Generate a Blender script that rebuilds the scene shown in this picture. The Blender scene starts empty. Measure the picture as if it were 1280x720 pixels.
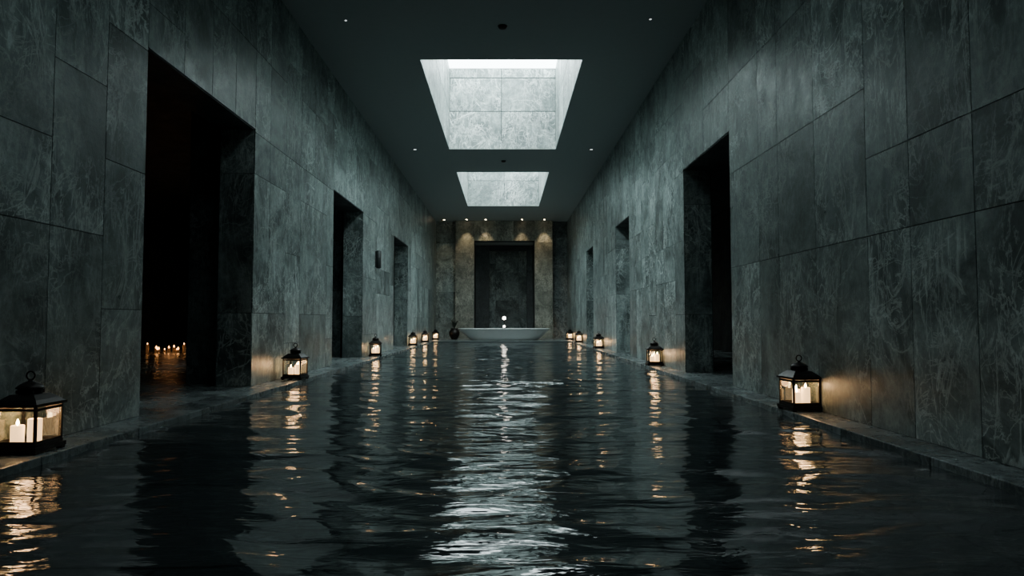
import bpy, math, random
import numpy as np
from mathutils import Vector, Matrix

scene = bpy.context.scene
XL, XR = -3.6, 3.27          # wall planes
LL, LR = -3.2, 2.94          # pool edges
ZF = 0.06                    # floor level
ZC = 6.13                    # ceiling
Y0, YB = -4.0, 35.5
TH = 0.48

# ------------------------------------------------------------ materials
def newmat(name):
    m = bpy.data.materials.new(name); m.use_nodes = True
    nt = m.node_tree
    return m, nt, nt.nodes['Principled BSDF']

def N(nt, t, **kw):
    n = nt.nodes.new(t)
    for k, v in kw.items():
        setattr(n, k, v)
    return n

def math_n(nt, op, a, b=None, c=None, clamp=False):
    n = nt.nodes.new('ShaderNodeMath'); n.operation = op; n.use_clamp = clamp
    for i, v in enumerate((a, b, c)):
        if v is None: continue
        if isinstance(v, (int, float)): n.inputs[i].default_value = v
        else: nt.links.new(v, n.inputs[i])
    return n.outputs[0]

def noise(nt, vec, scale, detail=5, rough=0.6, dist=0.0):
    n = nt.nodes.new('ShaderNodeTexNoise')
    n.inputs['Scale'].default_value = scale
    n.inputs['Detail'].default_value = detail
    n.inputs['Roughness'].default_value = rough
    n.inputs['Distortion'].default_value = dist
    nt.links.new(vec, n.inputs['Vector'])
    return n.outputs['Fac']

def maprange(nt, v, a, b, c, d):
    n = nt.nodes.new('ShaderNodeMapRange')
    n.inputs[1].default_value = a; n.inputs[2].default_value = b
    n.inputs[3].default_value = c; n.inputs[4].default_value = d
    nt.links.new(v, n.inputs[0])
    return n.outputs[0]

def mixcol(nt, f, a, b, mode='MIX'):
    n = nt.nodes.new('ShaderNodeMix'); n.data_type = 'RGBA'; n.blend_type = mode
    if isinstance(f, (int, float)): n.inputs[0].default_value = f
    else: nt.links.new(f, n.inputs[0])
    for i, v in ((6, a), (7, b)):
        if isinstance(v, tuple): n.inputs[i].default_value = v
        else: nt.links.new(v, n.inputs[i])
    return n.outputs[2]

def ridge(nt, fac, centre, width, top):
    v = math_n(nt, 'ABSOLUTE', math_n(nt, 'SUBTRACT', fac, centre))
    return maprange(nt, v, 0.0, width, top, 0)

def stone(name, dark, mid, vein, rough=0.42, gain=1.0, vs=1.0):
    m, nt, p = newmat(name)
    geo = N(nt, 'ShaderNodeNewGeometry')
    at = N(nt, 'ShaderNodeAttribute'); at.attribute_name = 'slab'
    sc = N(nt, 'ShaderNodeVectorMath', operation='SCALE'); sc.inputs['Scale'].default_value = 23.0
    nt.links.new(at.outputs['Vector'], sc.inputs[0])
    ad = N(nt, 'ShaderNodeVectorMath', operation='ADD')
    nt.links.new(geo.outputs['Position'], ad.inputs[0]); nt.links.new(sc.outputs[0], ad.inputs[1])
    vec = ad.outputs[0]
    cloud = noise(nt, vec, 0.85, 9, 0.64, 1.6)
    c = mixcol(nt, maprange(nt, cloud, 0.40, 0.62, 0, 1), dark, mid)
    mp = N(nt, 'ShaderNodeMapping')
    mp.inputs['Rotation'].default_value = (0.8, 0.5, 0.2); mp.inputs['Scale'].default_value = (1.0, 1.0, 0.25)
    nt.links.new(vec, mp.inputs['Vector'])
    v1 = ridge(nt, noise(nt, vec, 0.7, 9, 0.58, 1.7), 0.5, 0.012, 1.0)
    v2 = ridge(nt, noise(nt, vec, 1.6, 8, 0.6, 2.2), 0.53, 0.018, 0.75)
    v3 = ridge(nt, noise(nt, mp.outputs[0], 1.9, 9, 0.62, 0.9), 0.49, 0.013, 1.0)
    v4 = ridge(nt, noise(nt, mp.outputs[0], 4.2, 8, 0.64, 0.8), 0.51, 0.018, 0.65)
    mask = maprange(nt, noise(nt, vec, 0.8, 4, 0.55), 0.38, 0.60, 0.15, 1)
    v = math_n(nt, 'MAXIMUM', math_n(nt, 'MAXIMUM', v1, v2), math_n(nt, 'MAXIMUM', v3, v4))
    v = math_n(nt, 'MULTIPLY', v, mask, clamp=True)
    v = math_n(nt, 'MULTIPLY', v, 0.78 * vs, clamp=True)
    c = mixcol(nt, v, c, vein)
    fine = maprange(nt, noise(nt, vec, 9, 8, 0.75), 0.32, 0.68, 0.66, 1.34)
    sep = N(nt, 'ShaderNodeSeparateXYZ'); nt.links.new(at.outputs['Vector'], sep.inputs[0])
    br = maprange(nt, sep.outputs[0], 0, 1, 0.72 * gain, 1.28 * gain)
    tot = math_n(nt, 'MULTIPLY', fine, br)
    vm = N(nt, 'ShaderNodeVectorMath', operation='SCALE')
    nt.links.new(c, vm.inputs[0]); nt.links.new(tot, vm.inputs['Scale'])
    nt.links.new(vm.outputs[0], p.inputs['Base Color'])
    r = maprange(nt, noise(nt, vec, 3.0, 6, 0.7), 0.3, 0.7, rough - 0.12, rough + 0.12)
    nt.links.new(r, p.inputs['Roughness'])
    bp = N(nt, 'ShaderNodeBump'); bp.inputs['Strength'].default_value = 0.3; bp.inputs['Distance'].default_value = 0.02
    nt.links.new(noise(nt, vec, 5, 8, 0.7), bp.inputs['Height'])
    nt.links.new(bp.outputs[0], p.inputs['Normal'])
    return m

STONE = stone('green_stone', (0.066, 0.090, 0.088, 1), (0.25, 0.31, 0.30, 1), (0.66, 0.75, 0.72, 1), 0.38)
SHAFT = stone('pale_stone', (0.11, 0.14, 0.135, 1), (0.25, 0.30, 0.285, 1), (0.78, 0.84, 0.81, 1), 0.5, vs=1.28)
PORTAL = stone('portal_stone', (0.09, 0.105, 0.09, 1), (0.24, 0.26, 0.22, 1), (0.55, 0.55, 0.48, 1), 0.45)
FLOORM = stone('ledge_stone', (0.06, 0.075, 0.075, 1), (0.14, 0.17, 0.17, 1), (0.35, 0.4, 0.4, 1), 0.28)
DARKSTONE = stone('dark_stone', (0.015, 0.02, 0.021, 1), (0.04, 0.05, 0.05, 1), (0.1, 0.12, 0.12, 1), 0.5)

def simple(name, col, rough=0.5, metal=0.0, emit=None, es=0.0, var=0.15):
    m, nt, p = newmat(name)
    geo = N(nt, 'ShaderNodeNewGeometry')
    f = noise(nt, geo.outputs['Position'], 9, 5, 0.6)
    a = tuple(c * (1 - var) for c in col) + (1,); b = tuple(c * (1 + var) for c in col) + (1,)
    nt.links.new(mixcol(nt, f, a, b), p.inputs['Base Color'])
    p.inputs['Roughness'].default_value = rough
    p.inputs['Metallic'].default_value = metal
    if emit:
        p.inputs['Emission Color'].default_value = emit + (1,)
        p.inputs['Emission Strength'].default_value = es
    return m

GROUT = simple('grout', (0.045, 0.058, 0.058), 0.9)
PLASTER = simple('ceiling_plaster', (0.32, 0.365, 0.365), 0.7, var=0.06)
BRONZE = simple('dark_bronze', (0.025, 0.022, 0.02), 0.42, 0.8)
SCONCEM = simple('sconce_metal', (0.04, 0.045, 0.045), 0.5, 0.3)
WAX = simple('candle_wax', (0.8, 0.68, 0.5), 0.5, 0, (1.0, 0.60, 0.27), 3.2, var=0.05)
FLAME = simple('flame', (1, 0.8, 0.4), 0.5, 0, (1.0, 0.66, 0.28), 60)
FLAME_FAR = simple('flame_small', (1, 0.7, 0.3), 0.5, 0, (1.0, 0.42, 0.12), 11)
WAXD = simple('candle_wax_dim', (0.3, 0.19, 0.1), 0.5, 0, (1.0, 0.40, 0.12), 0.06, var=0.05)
CERAMIC = simple('tub_stone', (0.46, 0.49, 0.49), 0.3, var=0.06)
GLOW = simple('lamp_glow', (0.9, 0.9, 0.85), 0.5, 0, (1.0, 0.93, 0.82), 12)
SPOTM = simple('spot_glow', (1, 0.9, 0.8), 0.5, 0, (1.0, 0.78, 0.5), 25)
SPOTD = simple('spot_glow_cool', (1, 1, 1), 0.5, 0, (0.9, 0.95, 1.0), 0.9)
SKYG = simple('skylight_diffuser', (0.8, 0.85, 0.85), 0.5, 0, (0.83, 0.98, 1.0), 13, var=0.02)
SKYFILL = simple('added_fill_diffuser', (0.8, 0.85, 0.85), 0.5, 0, (0.82, 0.97, 1.0), 1.5, var=0.02)  # dim glowing pane of the added overhead opening, fill light only
LEAF = simple('dark_leaf', (0.02, 0.03, 0.02), 0.6)

GLASS = bpy.data.materials.new('lantern_glass'); GLASS.use_nodes = True
nt = GLASS.node_tree; nt.nodes.clear()
o = N(nt, 'ShaderNodeOutputMaterial'); mx = N(nt, 'ShaderNodeMixShader'); tr = N(nt, 'ShaderNodeBsdfTransparent')
gl = N(nt, 'ShaderNodeBsdfGlossy'); gl.inputs['Roughness'].default_value = 0.05
tr.inputs[0].default_value = (0.93, 0.93, 0.9, 1)
mx.inputs[0].default_value = 0.06
nt.links.new(tr.outputs[0], mx.inputs[1]); nt.links.new(gl.outputs[0], mx.inputs[2]); nt.links.new(mx.outputs[0], o.inputs[0])

WATER, nt, p = newmat('pool_water')
p.inputs['Roughness'].default_value = 0.06
p.inputs['IOR'].default_value = 1.36
geo = N(nt, 'ShaderNodeNewGeometry')
mp = N(nt, 'ShaderNodeMapping'); mp.inputs['Scale'].default_value = (1.8, 5.5, 1)
nt.links.new(geo.outputs['Position'], mp.inputs['Vector'])
bp = N(nt, 'ShaderNodeBump'); bp.inputs['Strength'].default_value = 0.6; bp.inputs['Distance'].default_value = 0.02
nt.links.new(noise(nt, mp.outputs[0], 1.5, 3, 0.5, 0.6), bp.inputs['Height'])
nt.links.new(bp.outputs[0], p.inputs['Normal'])
br = N(nt, 'ShaderNodeTexBrick'); br.inputs['Scale'].default_value = 1.0
br.inputs['Brick Width'].default_value = 1.4; br.inputs['Row Height'].default_value = 1.4
br.inputs['Mortar Size'].default_value = 0.012; br.offset = 0.5
br.inputs['Color1'].default_value = (0.022, 0.031, 0.033, 1); br.inputs['Color2'].default_value = (0.035, 0.045, 0.047, 1)
br.inputs['Mortar'].default_value = (0.010, 0.014, 0.015, 1)
nt.links.new(geo.outputs['Position'], br.inputs['Vector'])
nt.links.new(br.outputs['Color'], p.inputs['Base Color'])

# ------------------------------------------------------------ mesh builder
class MB:
    def __init__(s): s.v = []; s.f = []; s.m = []; s.c = []; s.sm = []; s.mats = []
    def mat(s, m):
        if m not in s.mats: s.mats.append(m)
        return s.mats.index(m)
    def face(s, idx, m, col, smooth=False):
        s.f.append(idx); s.m.append(s.mat(m)); s.c.append(col); s.sm.append(smooth)
    def obox(s, o, U, V, W, m, col=None):
        col = col or (random.random(), random.random(), random.random())
        b = len(s.v); o = Vector(o); U = Vector(U); V = Vector(V); W = Vector(W)
        for k in (0, 1):
            for j in (0, 1):
                for i in (0, 1):
                    s.v.append(o + U * i + V * j + W * k)
        fs = [(0, 2, 3, 1), (4, 5, 7, 6), (0, 1, 5, 4), (2, 6, 7, 3), (0, 4, 6, 2), (1, 3, 7, 5)]
        if U.cross(V).dot(W) < 0: fs = [tuple(reversed(f)) for f in fs]
        for f in fs: s.face(tuple(b + i for i in f), m, col)
    def box(s, x0, x1, y0, y1, z0, z1, m, col=None):
        s.obox((x0, y0, z0), (x1 - x0, 0, 0), (0, y1 - y0, 0), (0, 0, z1 - z0), m, col)
    def lathe(s, prof, m, n=24, c=(0, 0, 0), sx=1, sy=1, power=None, smooth=True, rot=0):
        b = len(s.v)
        for r, z in prof:
            for k in range(n):
                a = 2 * math.pi * k / n + rot
                ca, sa = math.cos(a), math.sin(a)
                if power:
                    ca = math.copysign(abs(ca) ** power, ca); sa = math.copysign(abs(sa) ** power, sa)
                s.v.append(Vector((c[0] + r * ca * sx, c[1] + r * sa * sy, c[2] + z)))
        for i in range(len(prof) - 1):
            for k in range(n):
                k2 = (k + 1) % n
                s.face((b + i * n + k, b + i * n + k2, b + (i + 1) * n + k2, b + (i + 1) * n + k), m, (.5, .5, .5), smooth)
        s.face(tuple(b + k for k in reversed(range(n))), m, (.5, .5, .5))
        e = b + (len(prof) - 1) * n
        s.face(tuple(e + k for k in range(n)), m, (.5, .5, .5))
    def torus(s, c, R, r, m, axis='Y', n=20, k=8):
        b = len(s.v)
        for i in range(n):
            a = 2 * math.pi * i / n
            for j in range(k):
                t = 2 * math.pi * j / k
                d = R + r * math.cos(t)
                s.v.append(Vector((c[0] + d * math.cos(a), c[1] + r * math.sin(t), c[2] + d * math.sin(a))))
        for i in range(n):
            for j in range(k):
                s.face((b + i * k + j, b + i * k + (j + 1) % k, b + ((i + 1) % n) * k + (j + 1) % k, b + ((i + 1) % n) * k + j), m, (.5, .5, .5), True)
    def mesh(s, name):
        me = bpy.data.meshes.new(name)
        me.from_pydata([tuple(v) for v in s.v], [], s.f)
        for m in s.mats: me.materials.append(m)
        me.polygons.foreach_set('material_index', s.m)
        me.polygons.foreach_set('use_smooth', s.sm)
        at = me.attributes.new('slab', 'FLOAT_COLOR', 'FACE')
        at.data.foreach_set('color', [x for c in s.c for x in (c[0], c[1], c[2], 1.0)])
        me.update()
        return me
    def obj(s, name, parent=None):
        return add(name, s.mesh(name), parent)

def add(name, me, parent=None, loc=None):
    ob = bpy.data.objects.new(name, me)
    scene.collection.objects.link(ob)
    if parent: ob.parent = parent
    if loc: ob.location = loc
    return ob

ROWSETS = [[1.1, 2.45, 3.70, 5.0], [1.75, 3.1, 4.45], [1.1, 3.1, 3.70, 4.9], [0.62, 2.1, 3.70, 5.3], [1.75, 2.45, 4.2, 5.0]]
def clad(mb, o, U, Nn, L, H, mat, holes=(), rng=None, wmin=0.62, wmax=1.15, rowsets=ROWSETS, z0=0.0, gap=0.008, dep=0.014):
    o = Vector(o); U = Vector(U); Nn = Vector(Nn); Z = Vector((0, 0, 1))
    stops = sorted(set([0, L] + [h[0] for h in holes] + [h[1] for h in holes]))
    cols = []
    for a, b in zip(stops[:-1], stops[1:]):
        n = max(1, round((b - a) / rng.uniform(wmin + .1, wmax - .1)))
        ws = [rng.uniform(wmin, wmax) for _ in range(n)]
        t = sum(ws); x = a
        for w in ws:
            cols.append((x, x + w * (b - a) / t)); x += w * (b - a) / t
    rs = rng.choice(rowsets)
    for a, b in cols:
        if rng.random() < 0.6: rs = rng.choice(rowsets)
        iv = [(0, H)]
        mid = (a + b) / 2
        for h in holes:
            if h[0] < mid < h[1]:
                ni = []
                for p0, p1 in iv:
                    if h[2] > p0: ni.append((p0, min(p1, h[2])))
                    if h[3] < p1: ni.append((max(p0, h[3]), p1))
                iv = [q for q in ni if q[1] - q[0] > 0.02]
        for p0, p1 in iv:
            br = [p0] + [r - z0 for r in rs if p0 + 0.25 < r - z0 < p1 - 0.25] + [p1]
            for q0, q1 in zip(br[:-1], br[1:]):
                g = gap / 2
                mb.obox(o + U * (a + g) + Z * (q0 + g), U * (b - a - gap), Z * (q1 - q0 - gap), Nn * dep, mat,
                        (rng.random(), rng.random(), rng.random()))

ZD = 3.74
def side_wall(name, x, sgn, doors, seed):
    rng = random.Random(seed); mb = MB()
    ys = Y0
    xa, xb = sorted((x, x + sgn * TH))
    for (a, b) in doors:
        mb.box(xa, xb, ys, a, ZF - .3, ZC, GROUT)
        mb.box(xa, xb, a, b, ZD, ZC, GROUT)
        ys = b
    mb.box(xa, xb, ys, YB, ZF - .3, ZC, GROUT)
    holes = [(a - Y0, b - Y0, -0.1, ZD - ZF) for a, b in doors]
    clad(mb, (x, Y0, ZF), (0, 1, 0), (-sgn, 0, 0), YB - Y0, ZC - ZF, STONE, holes, rng, z0=ZF)
    for a, b in doors:
        for yy, n in ((a, 1), (b, -1)):
            clad(mb, (x, yy, ZF), (sgn, 0, 0), (0, n, 0), TH, ZD - ZF, STONE, (), rng, wmin=.4, wmax=.7, z0=ZF)
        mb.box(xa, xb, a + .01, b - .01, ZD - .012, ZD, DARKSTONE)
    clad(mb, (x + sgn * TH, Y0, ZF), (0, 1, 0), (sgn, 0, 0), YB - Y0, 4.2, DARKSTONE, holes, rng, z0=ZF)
    return mb

LD = [(6.75, 9.7), (14.2, 17.2), (22.0, 25.2)]
RD = [(9.8, 12.35), (17.8, 20.0), (25.1, 27.2)]
side_wall('wall_left', XL, -1, LD, 4).obj('wall_left')
side_wall('wall_right', XR, 1, RD, 11).obj('wall_right')

# inner piers in the left gallery
for i, (y) in enumerate((10.05, 17.6, 25.6)):
    rng = random.Random(50 + i); mb = MB()
    xa, xb, w = -4.66, -4.22, .44
    mb.box(xa, xb, y, y + .6, ZF, 4.3, GROUT)
    clad(mb, (xa, y, ZF), (1, 0, 0), (0, -1, 0), w, 4.3 - ZF, FLOORM, (), rng, wmin=.5, wmax=.7, z0=ZF)
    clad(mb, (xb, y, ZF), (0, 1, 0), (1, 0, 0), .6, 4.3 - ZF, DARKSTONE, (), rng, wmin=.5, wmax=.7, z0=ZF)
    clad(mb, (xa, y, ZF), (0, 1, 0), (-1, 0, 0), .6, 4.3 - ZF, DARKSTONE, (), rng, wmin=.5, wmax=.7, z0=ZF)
    mb.obj('stone_pier')

# gallery outer walls
mb = MB(); rng = random.Random(77)
mb.box(-11.8, -11.5, Y0, YB, ZF - .3, 4.3, GROUT)
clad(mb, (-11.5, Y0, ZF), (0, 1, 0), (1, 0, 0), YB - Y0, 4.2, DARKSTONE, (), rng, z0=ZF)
mb.box(-11.5, XL - TH, YB, YB + .2, ZF - .3, 4.3, DARKSTONE)
mb.box(-11.5, XL - TH, Y0 - .2, Y0, ZF - .3, 4.3, DARKSTONE)
mb.obj('wall_gallery_left')
mb = MB()
mb.box(6.6, 6.9, Y0, YB, ZF - .3, 4.3, GROUT)
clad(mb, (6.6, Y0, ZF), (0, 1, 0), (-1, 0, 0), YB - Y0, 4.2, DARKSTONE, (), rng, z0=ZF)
mb.box(XR + TH, 6.6, YB, YB + .2, ZF - .3, 4.3, DARKSTONE)
mb.box(XR + TH, 6.6, Y0 - .2, Y0, ZF - .3, 4.3, DARKSTONE)
mb.obj('wall_gallery_right')
mb = MB()
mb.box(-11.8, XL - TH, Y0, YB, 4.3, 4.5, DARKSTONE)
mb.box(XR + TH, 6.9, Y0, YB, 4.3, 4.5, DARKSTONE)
mb.obj('ceiling_gallery')

# floor
mb = MB(); rng = random.Random(5)
def paving(mb, x0, x1, y0, y1, w, mat):
    nx = max(1, round((x1 - x0) / w)); ny = max(1, round((y1 - y0) / w))
    dx = (x1 - x0) / nx; dy = (y1 - y0) / ny; g = .003
    mb.box(x0, x1, y0, y1, -.3, ZF - .006, GROUT)
    for i in range(nx):
        for j in range(ny):
            mb.box(x0 + i * dx + g, x0 + (i + 1) * dx - g, y0 + j * dy + g, y0 + (j + 1) * dy - g, ZF - .006, ZF, mat,
                   (rng.random(), rng.random(), rng.random()))
paving(mb, -11.5, XL - .0, Y0, YB, 1.2, FLOORM)
paving(mb, XR, 6.6, Y0, YB, 1.2, FLOORM)
paving(mb, LL, LR, 30.4, 39.0, 1.0, FLOORM)
mb.box(LL, LR, Y0, 30.4, -1.2, -1.0, DARKSTONE)
mb.obj('floor')
for i, (a, b) in enumerate(((XL, LL), (LR, XR))):
    mb = MB(); y = Y0
    mb.box(a, b, Y0, YB, -1.0, ZF - .03, GROUT)
    while y < YB - .05:
        w = min(1.25, YB - y)
        mb.box(a + (0 if i == 0 else -.012), b + (.012 if i == 0 else 0), y + .003, y + w - .003, -.05, ZF, FLOORM, (rng.random(), rng.random(), rng.random()))
        y += w
    ob = mb.obj('trim_%d' % (i + 1))
    bv = ob.modifiers.new('b', 'BEVEL'); bv.width = .008; bv.segments = 2; bv.limit_method = 'ANGLE'

# back wall with portal
mb = MB(); rng = random.Random(9)
PX0, PX1, PZ = -1.58, 1.54, 5.08
FX0, FX1 = -2.54, 2.46
mb.box(XL, FX0, YB, YB + .3, ZF - .3, ZC, GROUT); mb.box(FX1, XR, YB, YB + .3, ZF - .3, ZC, GROUT)
clad(mb, (XL, YB, ZF), (1, 0, 0), (0, -1, 0), FX0 - XL, ZC - ZF, STONE, (), rng, z0=ZF)
clad(mb, (FX1, YB, ZF), (1, 0, 0), (0, -1, 0), XR - FX1, ZC - ZF, FLOORM, (), rng, z0=ZF)
YP = YB - .45
mb.box(FX0, PX0, YP, YB + .3, ZF - .1, ZC, GROUT); mb.box(PX1, FX1, YP, YB + .3, ZF - .1, ZC, GROUT)
mb.box(PX0, PX1, YP, YB + .3, PZ, ZC, GROUT)
clad(mb, (FX0, YP, ZF), (1, 0, 0), (0, -1, 0), FX1 - FX0, ZC - ZF, PORTAL, [(PX0 - FX0, PX1 - FX0, -.1, PZ - ZF)], rng, z0=ZF, wmin=.8, wmax=1.2)
for xx, n in ((FX0, -1), (FX1, 1)):
    clad(mb, (xx, YP, ZF), (0, 1, 0), (n, 0, 0), .45, ZC - ZF, PORTAL, (), rng, z0=ZF, wmin=.45, wmax=.7)
for xx, n in ((PX0, 1), (PX1, -1)):
    clad(mb, (xx, YP, ZF), (0, 1, 0), (n, 0, 0), .75, PZ - ZF, DARKSTONE, (), rng, z0=ZF, wmin=.45, wmax=.8)
    xa, xb = sorted((xx, xx - n * .3))
    mb.box(xa, xb, YB + .3, 39, ZF - .1, PZ + .2, DARKSTONE)
mb.box(PX0 - .3, PX1 + .3, YB + .3, 39.0, PZ, PZ + .2, PLASTER)
mb.box(PX0 - .3, PX1 + .3, 38.8, 39.0, ZF - .1, PZ, GROUT)
clad(mb, (PX0, 38.8, ZF), (1, 0, 0), (0, -1, 0), PX1 - PX0, PZ - ZF, STONE, (), rng, z0=ZF)
for x0, x1 in ((PX0, -.85), (1.2, PX1)):
    mb.box(x0, x1, 37.2, 37.4, ZF, PZ, DARKSTONE)
mb.box(-.85, 1.2, 37.2, 37.4, PZ - .3, PZ, DARKSTONE)
mb.obj('wall_back')
mb = MB()
mb.box(XL - TH, XR + TH, Y0 - .3, Y0, -1, ZC, STONE)
mb.obj('wall_front')

# ceiling with skylight openings
SX0, SX1 = -1.67, 1.53
SKY = [(3.0, 10.0, SKYFILL), (13.25, 20.3, SKYG), (23.5, 30.55, SKYG)]  # first opening is unseen, added to give the near walls fill light
mb = MB()
zt = ZC + .25
mb.box(XL - TH, SX0, Y0, YB + .3, ZC, zt, PLASTER); mb.box(SX1, XR + TH, Y0, YB + .3, ZC, zt, PLASTER)
y = Y0
for a, b, m in SKY:
    mb.box(SX0, SX1, y, a, ZC, zt, PLASTER); y = b
mb.box(SX0, SX1, y, YB + .3, ZC, zt, PLASTER)
mb.obj('ceiling')
ZS = 8.6
for i, (a, b, m) in enumerate(SKY):
    rng = random.Random(30 + i)
    e = bpy.data.objects.new('skylight', None); scene.collection.objects.link(e)
    mb = MB(); z0 = ZC + .0
    rws = [[7.28, 8.3]]
    t = .2
    mb.box(SX0 - t, SX0 - .012, a - t, b + t, zt, ZS + .1, GROUT); mb.box(SX1 + .012, SX1 + t, a - t, b + t, zt, ZS + .1, GROUT)
    mb.box(SX0, SX1, a - t, a - .012, zt, ZS + .1, GROUT); mb.box(SX0, SX1, b + .012, b + t, zt, ZS + .1, GROUT)
    H = ZS - z0 - .002
    kw = dict(z0=z0, wmin=1.55, wmax=1.65, rowsets=rws, gap=.024)
    clad(mb, (SX0 - .012, a, z0), (0, 1, 0), (1, 0, 0), b - a, H, SHAFT, (), rng, **kw)
    clad(mb, (SX1 + .012, a, z0), (0, 1, 0), (-1, 0, 0), b - a, H, SHAFT, (), rng, **kw)
    clad(mb, (SX0, b + .012, z0), (1, 0, 0), (0, -1, 0), SX1 - SX0, H, SHAFT, (), rng, **kw)
    clad(mb, (SX0, a - .012, z0), (1, 0, 0), (0, 1, 0), SX1 - SX0, H, SHAFT, (), rng, **kw)
    mb.obj('shaft', e)
    mb = MB(); mb.box(SX0, SX1, a, b, ZS, ZS + .04, m); mb.obj('glass_diffuser', e)
    mb = MB()
    for k in range(1, 4):
        yy = a + (b - a) * k / 4; mb.box(SX0, SX1, yy - .025, yy + .025, ZS - .07, ZS - .002, BRONZE)
    mb.obj('glazing_bars', e)

# ------------------------------------------------------------ water
nx, ny = 150, 1200
xs = np.linspace(LL + .002, LR - .002, nx)
tt = np.linspace(0, 1, ny); ys = Y0 + (30.39 - Y0) * (0.55 * tt + 0.45 * tt ** 2)
X, Y = np.meshgrid(xs, ys)
rs = np.random.RandomState(3)
Zw = np.zeros_like(X)
NW = 90
wx = X + .25 * np.sin(Y * 1.1 + X * .7); wy = Y + .22 * np.sin(X * 1.7 + Y * .35) + .11 * np.sin(X * 3.1 - Y * .8)
for i in range(NW):
    lam = 0.16 * (1.15 / 0.16) ** rs.rand()
    th = rs.normal(0, 0.36)
    s = 0.082 * math.sqrt(2 / NW)
    k = 2 * math.pi / lam
    Zw += s / k * np.sin(k * (wx * math.sin(th) + wy * math.cos(th)) + rs.rand() * 6.28)
patch = 0.78 + 0.22 * np.sin(X * 1.3 + 1) * np.sin(Y * .8 + .5) + .15 * np.sin(X * .7 + Y * 1.9)
Zw *= patch
V = np.stack([X, Y, Zw], -1).reshape(-1, 3)
idx = np.arange(nx * ny).reshape(ny, nx)
F = np.stack([idx[:-1, :-1], idx[:-1, 1:], idx[1:, 1:], idx[1:, :-1]], -1).reshape(-1, 4)
me = bpy.data.meshes.new('pool_water')
me.vertices.add(len(V)); me.vertices.foreach_set('co', V.ravel())
me.loops.add(F.size); me.loops.foreach_set('vertex_index', F.ravel().astype(np.int32))
me.polygons.add(len(F)); me.polygons.foreach_set('loop_start', np.arange(0, F.size, 4, dtype=np.int32))
me.update(calc_edges=True); me.polygons.foreach_set('use_smooth', [True] * len(F))
me.materials.append(WATER)
add('pool_water', me)

# ------------------------------------------------------------ lanterns
def lantern_meshes():
    fr = MB(); w = .15
    fr.box(-.165, .165, -.165, .165, .02, .05, BRONZE)
    fr.box(-.15, .15, -.15, .15, .05, .07, BRONZE)
    for sx in (-1, 1):
        for sy in (-1, 1):
            fr.box(sx * .14 - .02, sx * .14 + .02, sy * .14 - .02, sy * .14 + .02, 0, .02, BRONZE)
            fr.box(sx * .138 - .009, sx * .138 + .009, sy * .138 - .009, sy * .138 + .009, .07, .335, BRONZE)
    for a in (-1, 1):
        for z in (.07, .30):
            fr.box(-.138, .138, a * .138 - .006, a * .138 + .006, z, z + .018, BRONZE)
            fr.box(a * .138 - .006, a * .138 + .006, -.138, .138, z, z + .018, BRONZE)
    fr.box(-.165, .165, -.165, .165, .33, .35, BRONZE)
    s2 = math.sqrt(2)
    prof = [(.155 * s2, .35), (.13 * s2, .375), (.105 * s2, .395), (.085 * s2, .41)]
    fr.lathe(prof, BRONZE, 4, smooth=False, rot=math.pi / 4)
    fr.lathe([(.075, .41), (.075, .445), (.09, .447), (.09, .457), (.07, .475), (.04, .492), (.018, .50), (.012, .515)], BRONZE, 20)
    for k in range(8):
        a = k * math.pi / 4
        fr.box(.077 * math.cos(a) - .008, .077 * math.cos(a) + .008, .077 * math.sin(a) - .008, .077 * math.sin(a) + .008, .415, .44, BRONZE)
    fr.torus((0, 0, .54), .03, .006, BRONZE)
    gl = MB()
    for a in (-1, 1):
        gl.box(-.128, .128, a * .138 - .002, a * .138 + .002, .088, .30, GLASS)
        gl.box(a * .138 - .002, a * .138 + .002, -.128, .128, .088, .30, GLASS)
    cs = []; fl = MB()
    for (cx, cy, r, h) in ((-.055, -.04, .043, .12), (.055, -.02, .045, .165), (0, .065, .04, .14)):
        c = MB()
        c.lathe([(r, 0), (r, h - .004), (r * .93, h), (r * .8, h - .006), (.004, h - .012)], WAX, 20, c=(cx, cy, .07))
        cs.append(c.mesh('candle'))
        fl.lathe([(.002, 0), (.009, .01), (.011, .02), (.007, .035), (.001, .05)], FLAME, 10, c=(cx, cy, .07 + h - .004))
    return fr.mesh('lantern_frame'), gl.mesh('lantern_glass'), cs, fl.mesh('lantern_flames')
FR, GLM, CS, FLM = lantern_meshes()
def lantern(x, y, rot=0, e=3.6):
    em = bpy.data.objects.new('lantern', None); scene.collection.objects.link(em)
    em.location = (x, y, ZF); em.rotation_euler[2] = rot
    add('frame', FR, em); add('glass', GLM, em)
    for i, c in enumerate(CS): add('candle_%d' % (i + 1), c, em)
    add('flames', FLM, em)
    l = bpy.data.lights.new('candle_light', 'POINT'); l.energy = e; l.color = (1, .55, .26); l.shadow_soft_size = .06
    lo = add('candle_light', l, em); lo.location = (0, 0, .27)
for x, y, r in ((-3.42, 4.95, .0), (-3.33, 10.9, -.1), (-3.36, 17.8, .15), (-3.38, 25.2, 0), (-3.36, 28.8, .2), (-3.3, 32.6, 0),
                (3.09, 7.2, .1), (3.1, 14.2, -.05), (3.1, 22.6, .1), (3.1, 28.6, 0), (3.1, 32.6, .2)):
    lantern(x, y, r)

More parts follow.
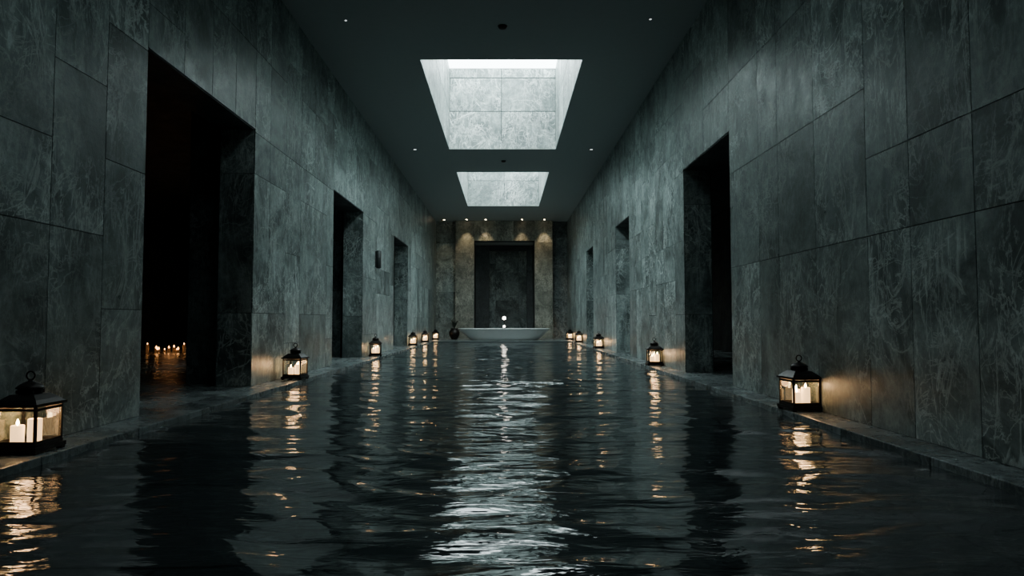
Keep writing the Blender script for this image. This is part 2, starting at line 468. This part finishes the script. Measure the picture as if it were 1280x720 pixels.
# ------------------------------------------------------------ candle cluster deep in the gallery
mb = MB(); rng = random.Random(8)
for k in range(12):
    x = -10.3 + 1.0 * (k + .5) / 12 + rng.uniform(-.05, .05); y = 19.9 + rng.uniform(-.6, .5); h = rng.uniform(.04, .24)
    f = rng.uniform(.5, 1.0)
    mb.lathe([(.04, 0), (.04, h), (.03, h - .005)], WAXD, 12, c=(x, y, ZF))
    mb.lathe([(.004, 0), (.022 * f, .015), (.026 * f, .03), (.014 * f, .06 * f), (.002, .09 * f)], FLAME_FAR, 8, c=(x, y, ZF + h))
mb.obj('candle_cluster')
l = bpy.data.lights.new('candle_cluster_light', 'POINT'); l.energy = 1.2; l.color = (1, .42, .15); l.shadow_soft_size = .2
add('candle_cluster_light', l, None, (-10.1, 20.6, .5))

# ------------------------------------------------------------ bathtub / basin
mb = MB()
out = [(.70, 0), (.74, .03), (.80, .14), (.88, .30), (.945, .44), (.985, .50), (1.0, .52), (1.0, .545), (.985, .55),
       (.965, .545), (.94, .50), (.86, .32), (.77, .16), (.6, .10), (.01, .09)]
mb.lathe(out, CERAMIC, 72, c=(0, 0, 0), sx=2.15, sy=.85, power=.72)
ob = mb.obj('bathtub'); ob.location = (-.03, 32.0, ZF)
mb = MB()
mb.lathe([(.12, 0), (.12, .03), (.03, .06), (.022, .12), (.022, .76), (.04, .80), (.08, .83), (.085, .85), (.02, .855)], BRONZE, 20)
mb.lathe([(.03, 0), (.07, .02), (.085, .07), (.075, .12), (.04, .15), (.01, .16)], GLOW, 20, c=(0, 0, .855))
mb.lathe([(.05, 0), (.06, .03), (.04, .08), (.02, .1)], GLOW, 16, c=(0, 0, .50))
ob = mb.obj('fountain_lamp'); ob.location = (-.03, 32.0, ZF + .095)
l = bpy.data.lights.new('fountain_lamp_light', 'POINT'); l.energy = 8; l.color = (1, .92, .8); l.shadow_soft_size = .1
add('fountain_lamp_light', l, None, (-.03, 31.7, 1.3))
mb = MB()
mb.lathe([(.14, 0), (.16, .03), (.25, .2), (.27, .34), (.2, .46), (.16, .5), (.2, .54), (.17, .54), (.12, .5)], BRONZE, 24)
rng = random.Random(2)
for k in range(40):
    a = rng.uniform(0, 6.28); L = rng.uniform(.25, .6); lean = rng.uniform(.1, .6)
    d = Vector((math.cos(a), math.sin(a), 0)); q = Vector((-d.y, d.x, 0)) * .03
    b = len(mb.v)
    p0 = Vector((0, 0, .5)); p1 = p0 + d * L * lean * .5 + Vector((0, 0, L * .6)); p2 = p0 + d * L * lean * 1.2 + Vector((0, 0, L * .85))
    mb.v += [p0 - q * .4, p0 + q * .4, p1 + q, p1 - q, p2]
    mb.face((b, b + 1, b + 2, b + 3), LEAF, (.5, .5, .5)); mb.face((b + 3, b + 2, b + 4), LEAF, (.5, .5, .5))
ob = mb.obj('potted_plant'); ob.location = (-2.45, 33.2, ZF)

# ------------------------------------------------------------ ceiling fixtures
def downlight(x, y, m, power=0, r=.045):
    e = bpy.data.objects.new('recessed_downlight', None); scene.collection.objects.link(e); e.location = (x, y, ZC)
    mb = MB(); mb.lathe([(r * .8, -.004), (r * 1.5, -.012), (r * 1.6, -.004), (r * 1.6, 0)], BRONZE, 20); mb.obj('trim_ring', e)
    mb = MB(); mb.lathe([(r, -.018), (r, -.010)], m, 16); mb.obj('lens', e)
    if power:
        l = bpy.data.lights.new('spot', 'SPOT'); l.energy = power; l.color = (1, .72, .42); l.spot_size = math.radians(58); l.spot_blend = .7
        l.shadow_soft_size = .04
        lo = add('spot', l, e); lo.location = (0, 0, -.04); lo.rotation_euler = (math.radians(8), 0, 0)
for x in (-1.95, -.98, .88, 2.02): downlight(x, 34.62, SPOTM, 110)
downlight(-3.1, 34.7, SPOTM, 40)
for x, y in ((-2.72, 11.45), (2.48, 11.4)): downlight(x, y, SPOTD, 0, .02)
for x, y in ((-2.7, 20.3), (2.6, 20.3)): downlight(x, y, SPOTD, 0, .045)
for y in (11.7, 21.8):
    mb = MB(); mb.lathe([(.02, -.055), (.06, -.045), (.075, -.02), (.085, 0)], BRONZE, 20)
    ob = mb.obj('smoke_detector'); ob.location = (-.04, y, ZC)

# sconce
mb = MB()
mb.box(0, .03, -.07, .07, -.22, .22, SCONCEM)
mb.lathe([(.04, -.25), (.07, -.23), (.07, .23), (.04, .25)], SCONCEM, 20, c=(.085, 0, 0))
ob = mb.obj('wall_sconce'); ob.location = (XL + .014, 18.9, 2.68)

# ------------------------------------------------------------ world, camera
w = bpy.data.worlds.new('world'); scene.world = w; w.use_nodes = True
w.node_tree.nodes['Background'].inputs[0].default_value = (.35, .5, .55, 1)
w.node_tree.nodes['Background'].inputs[1].default_value = .3
cam = bpy.data.cameras.new('camera'); cam.sensor_width = 36; cam.lens = 24.0
cam.shift_x = 9 / 1280
co = bpy.data.objects.new('camera', cam); scene.collection.objects.link(co)
co.location = (0, 0, 1.0); co.rotation_euler = (math.radians(90) + math.atan(40 / 853.3), 0, 0)
cam.clip_end = 200
scene.camera = co
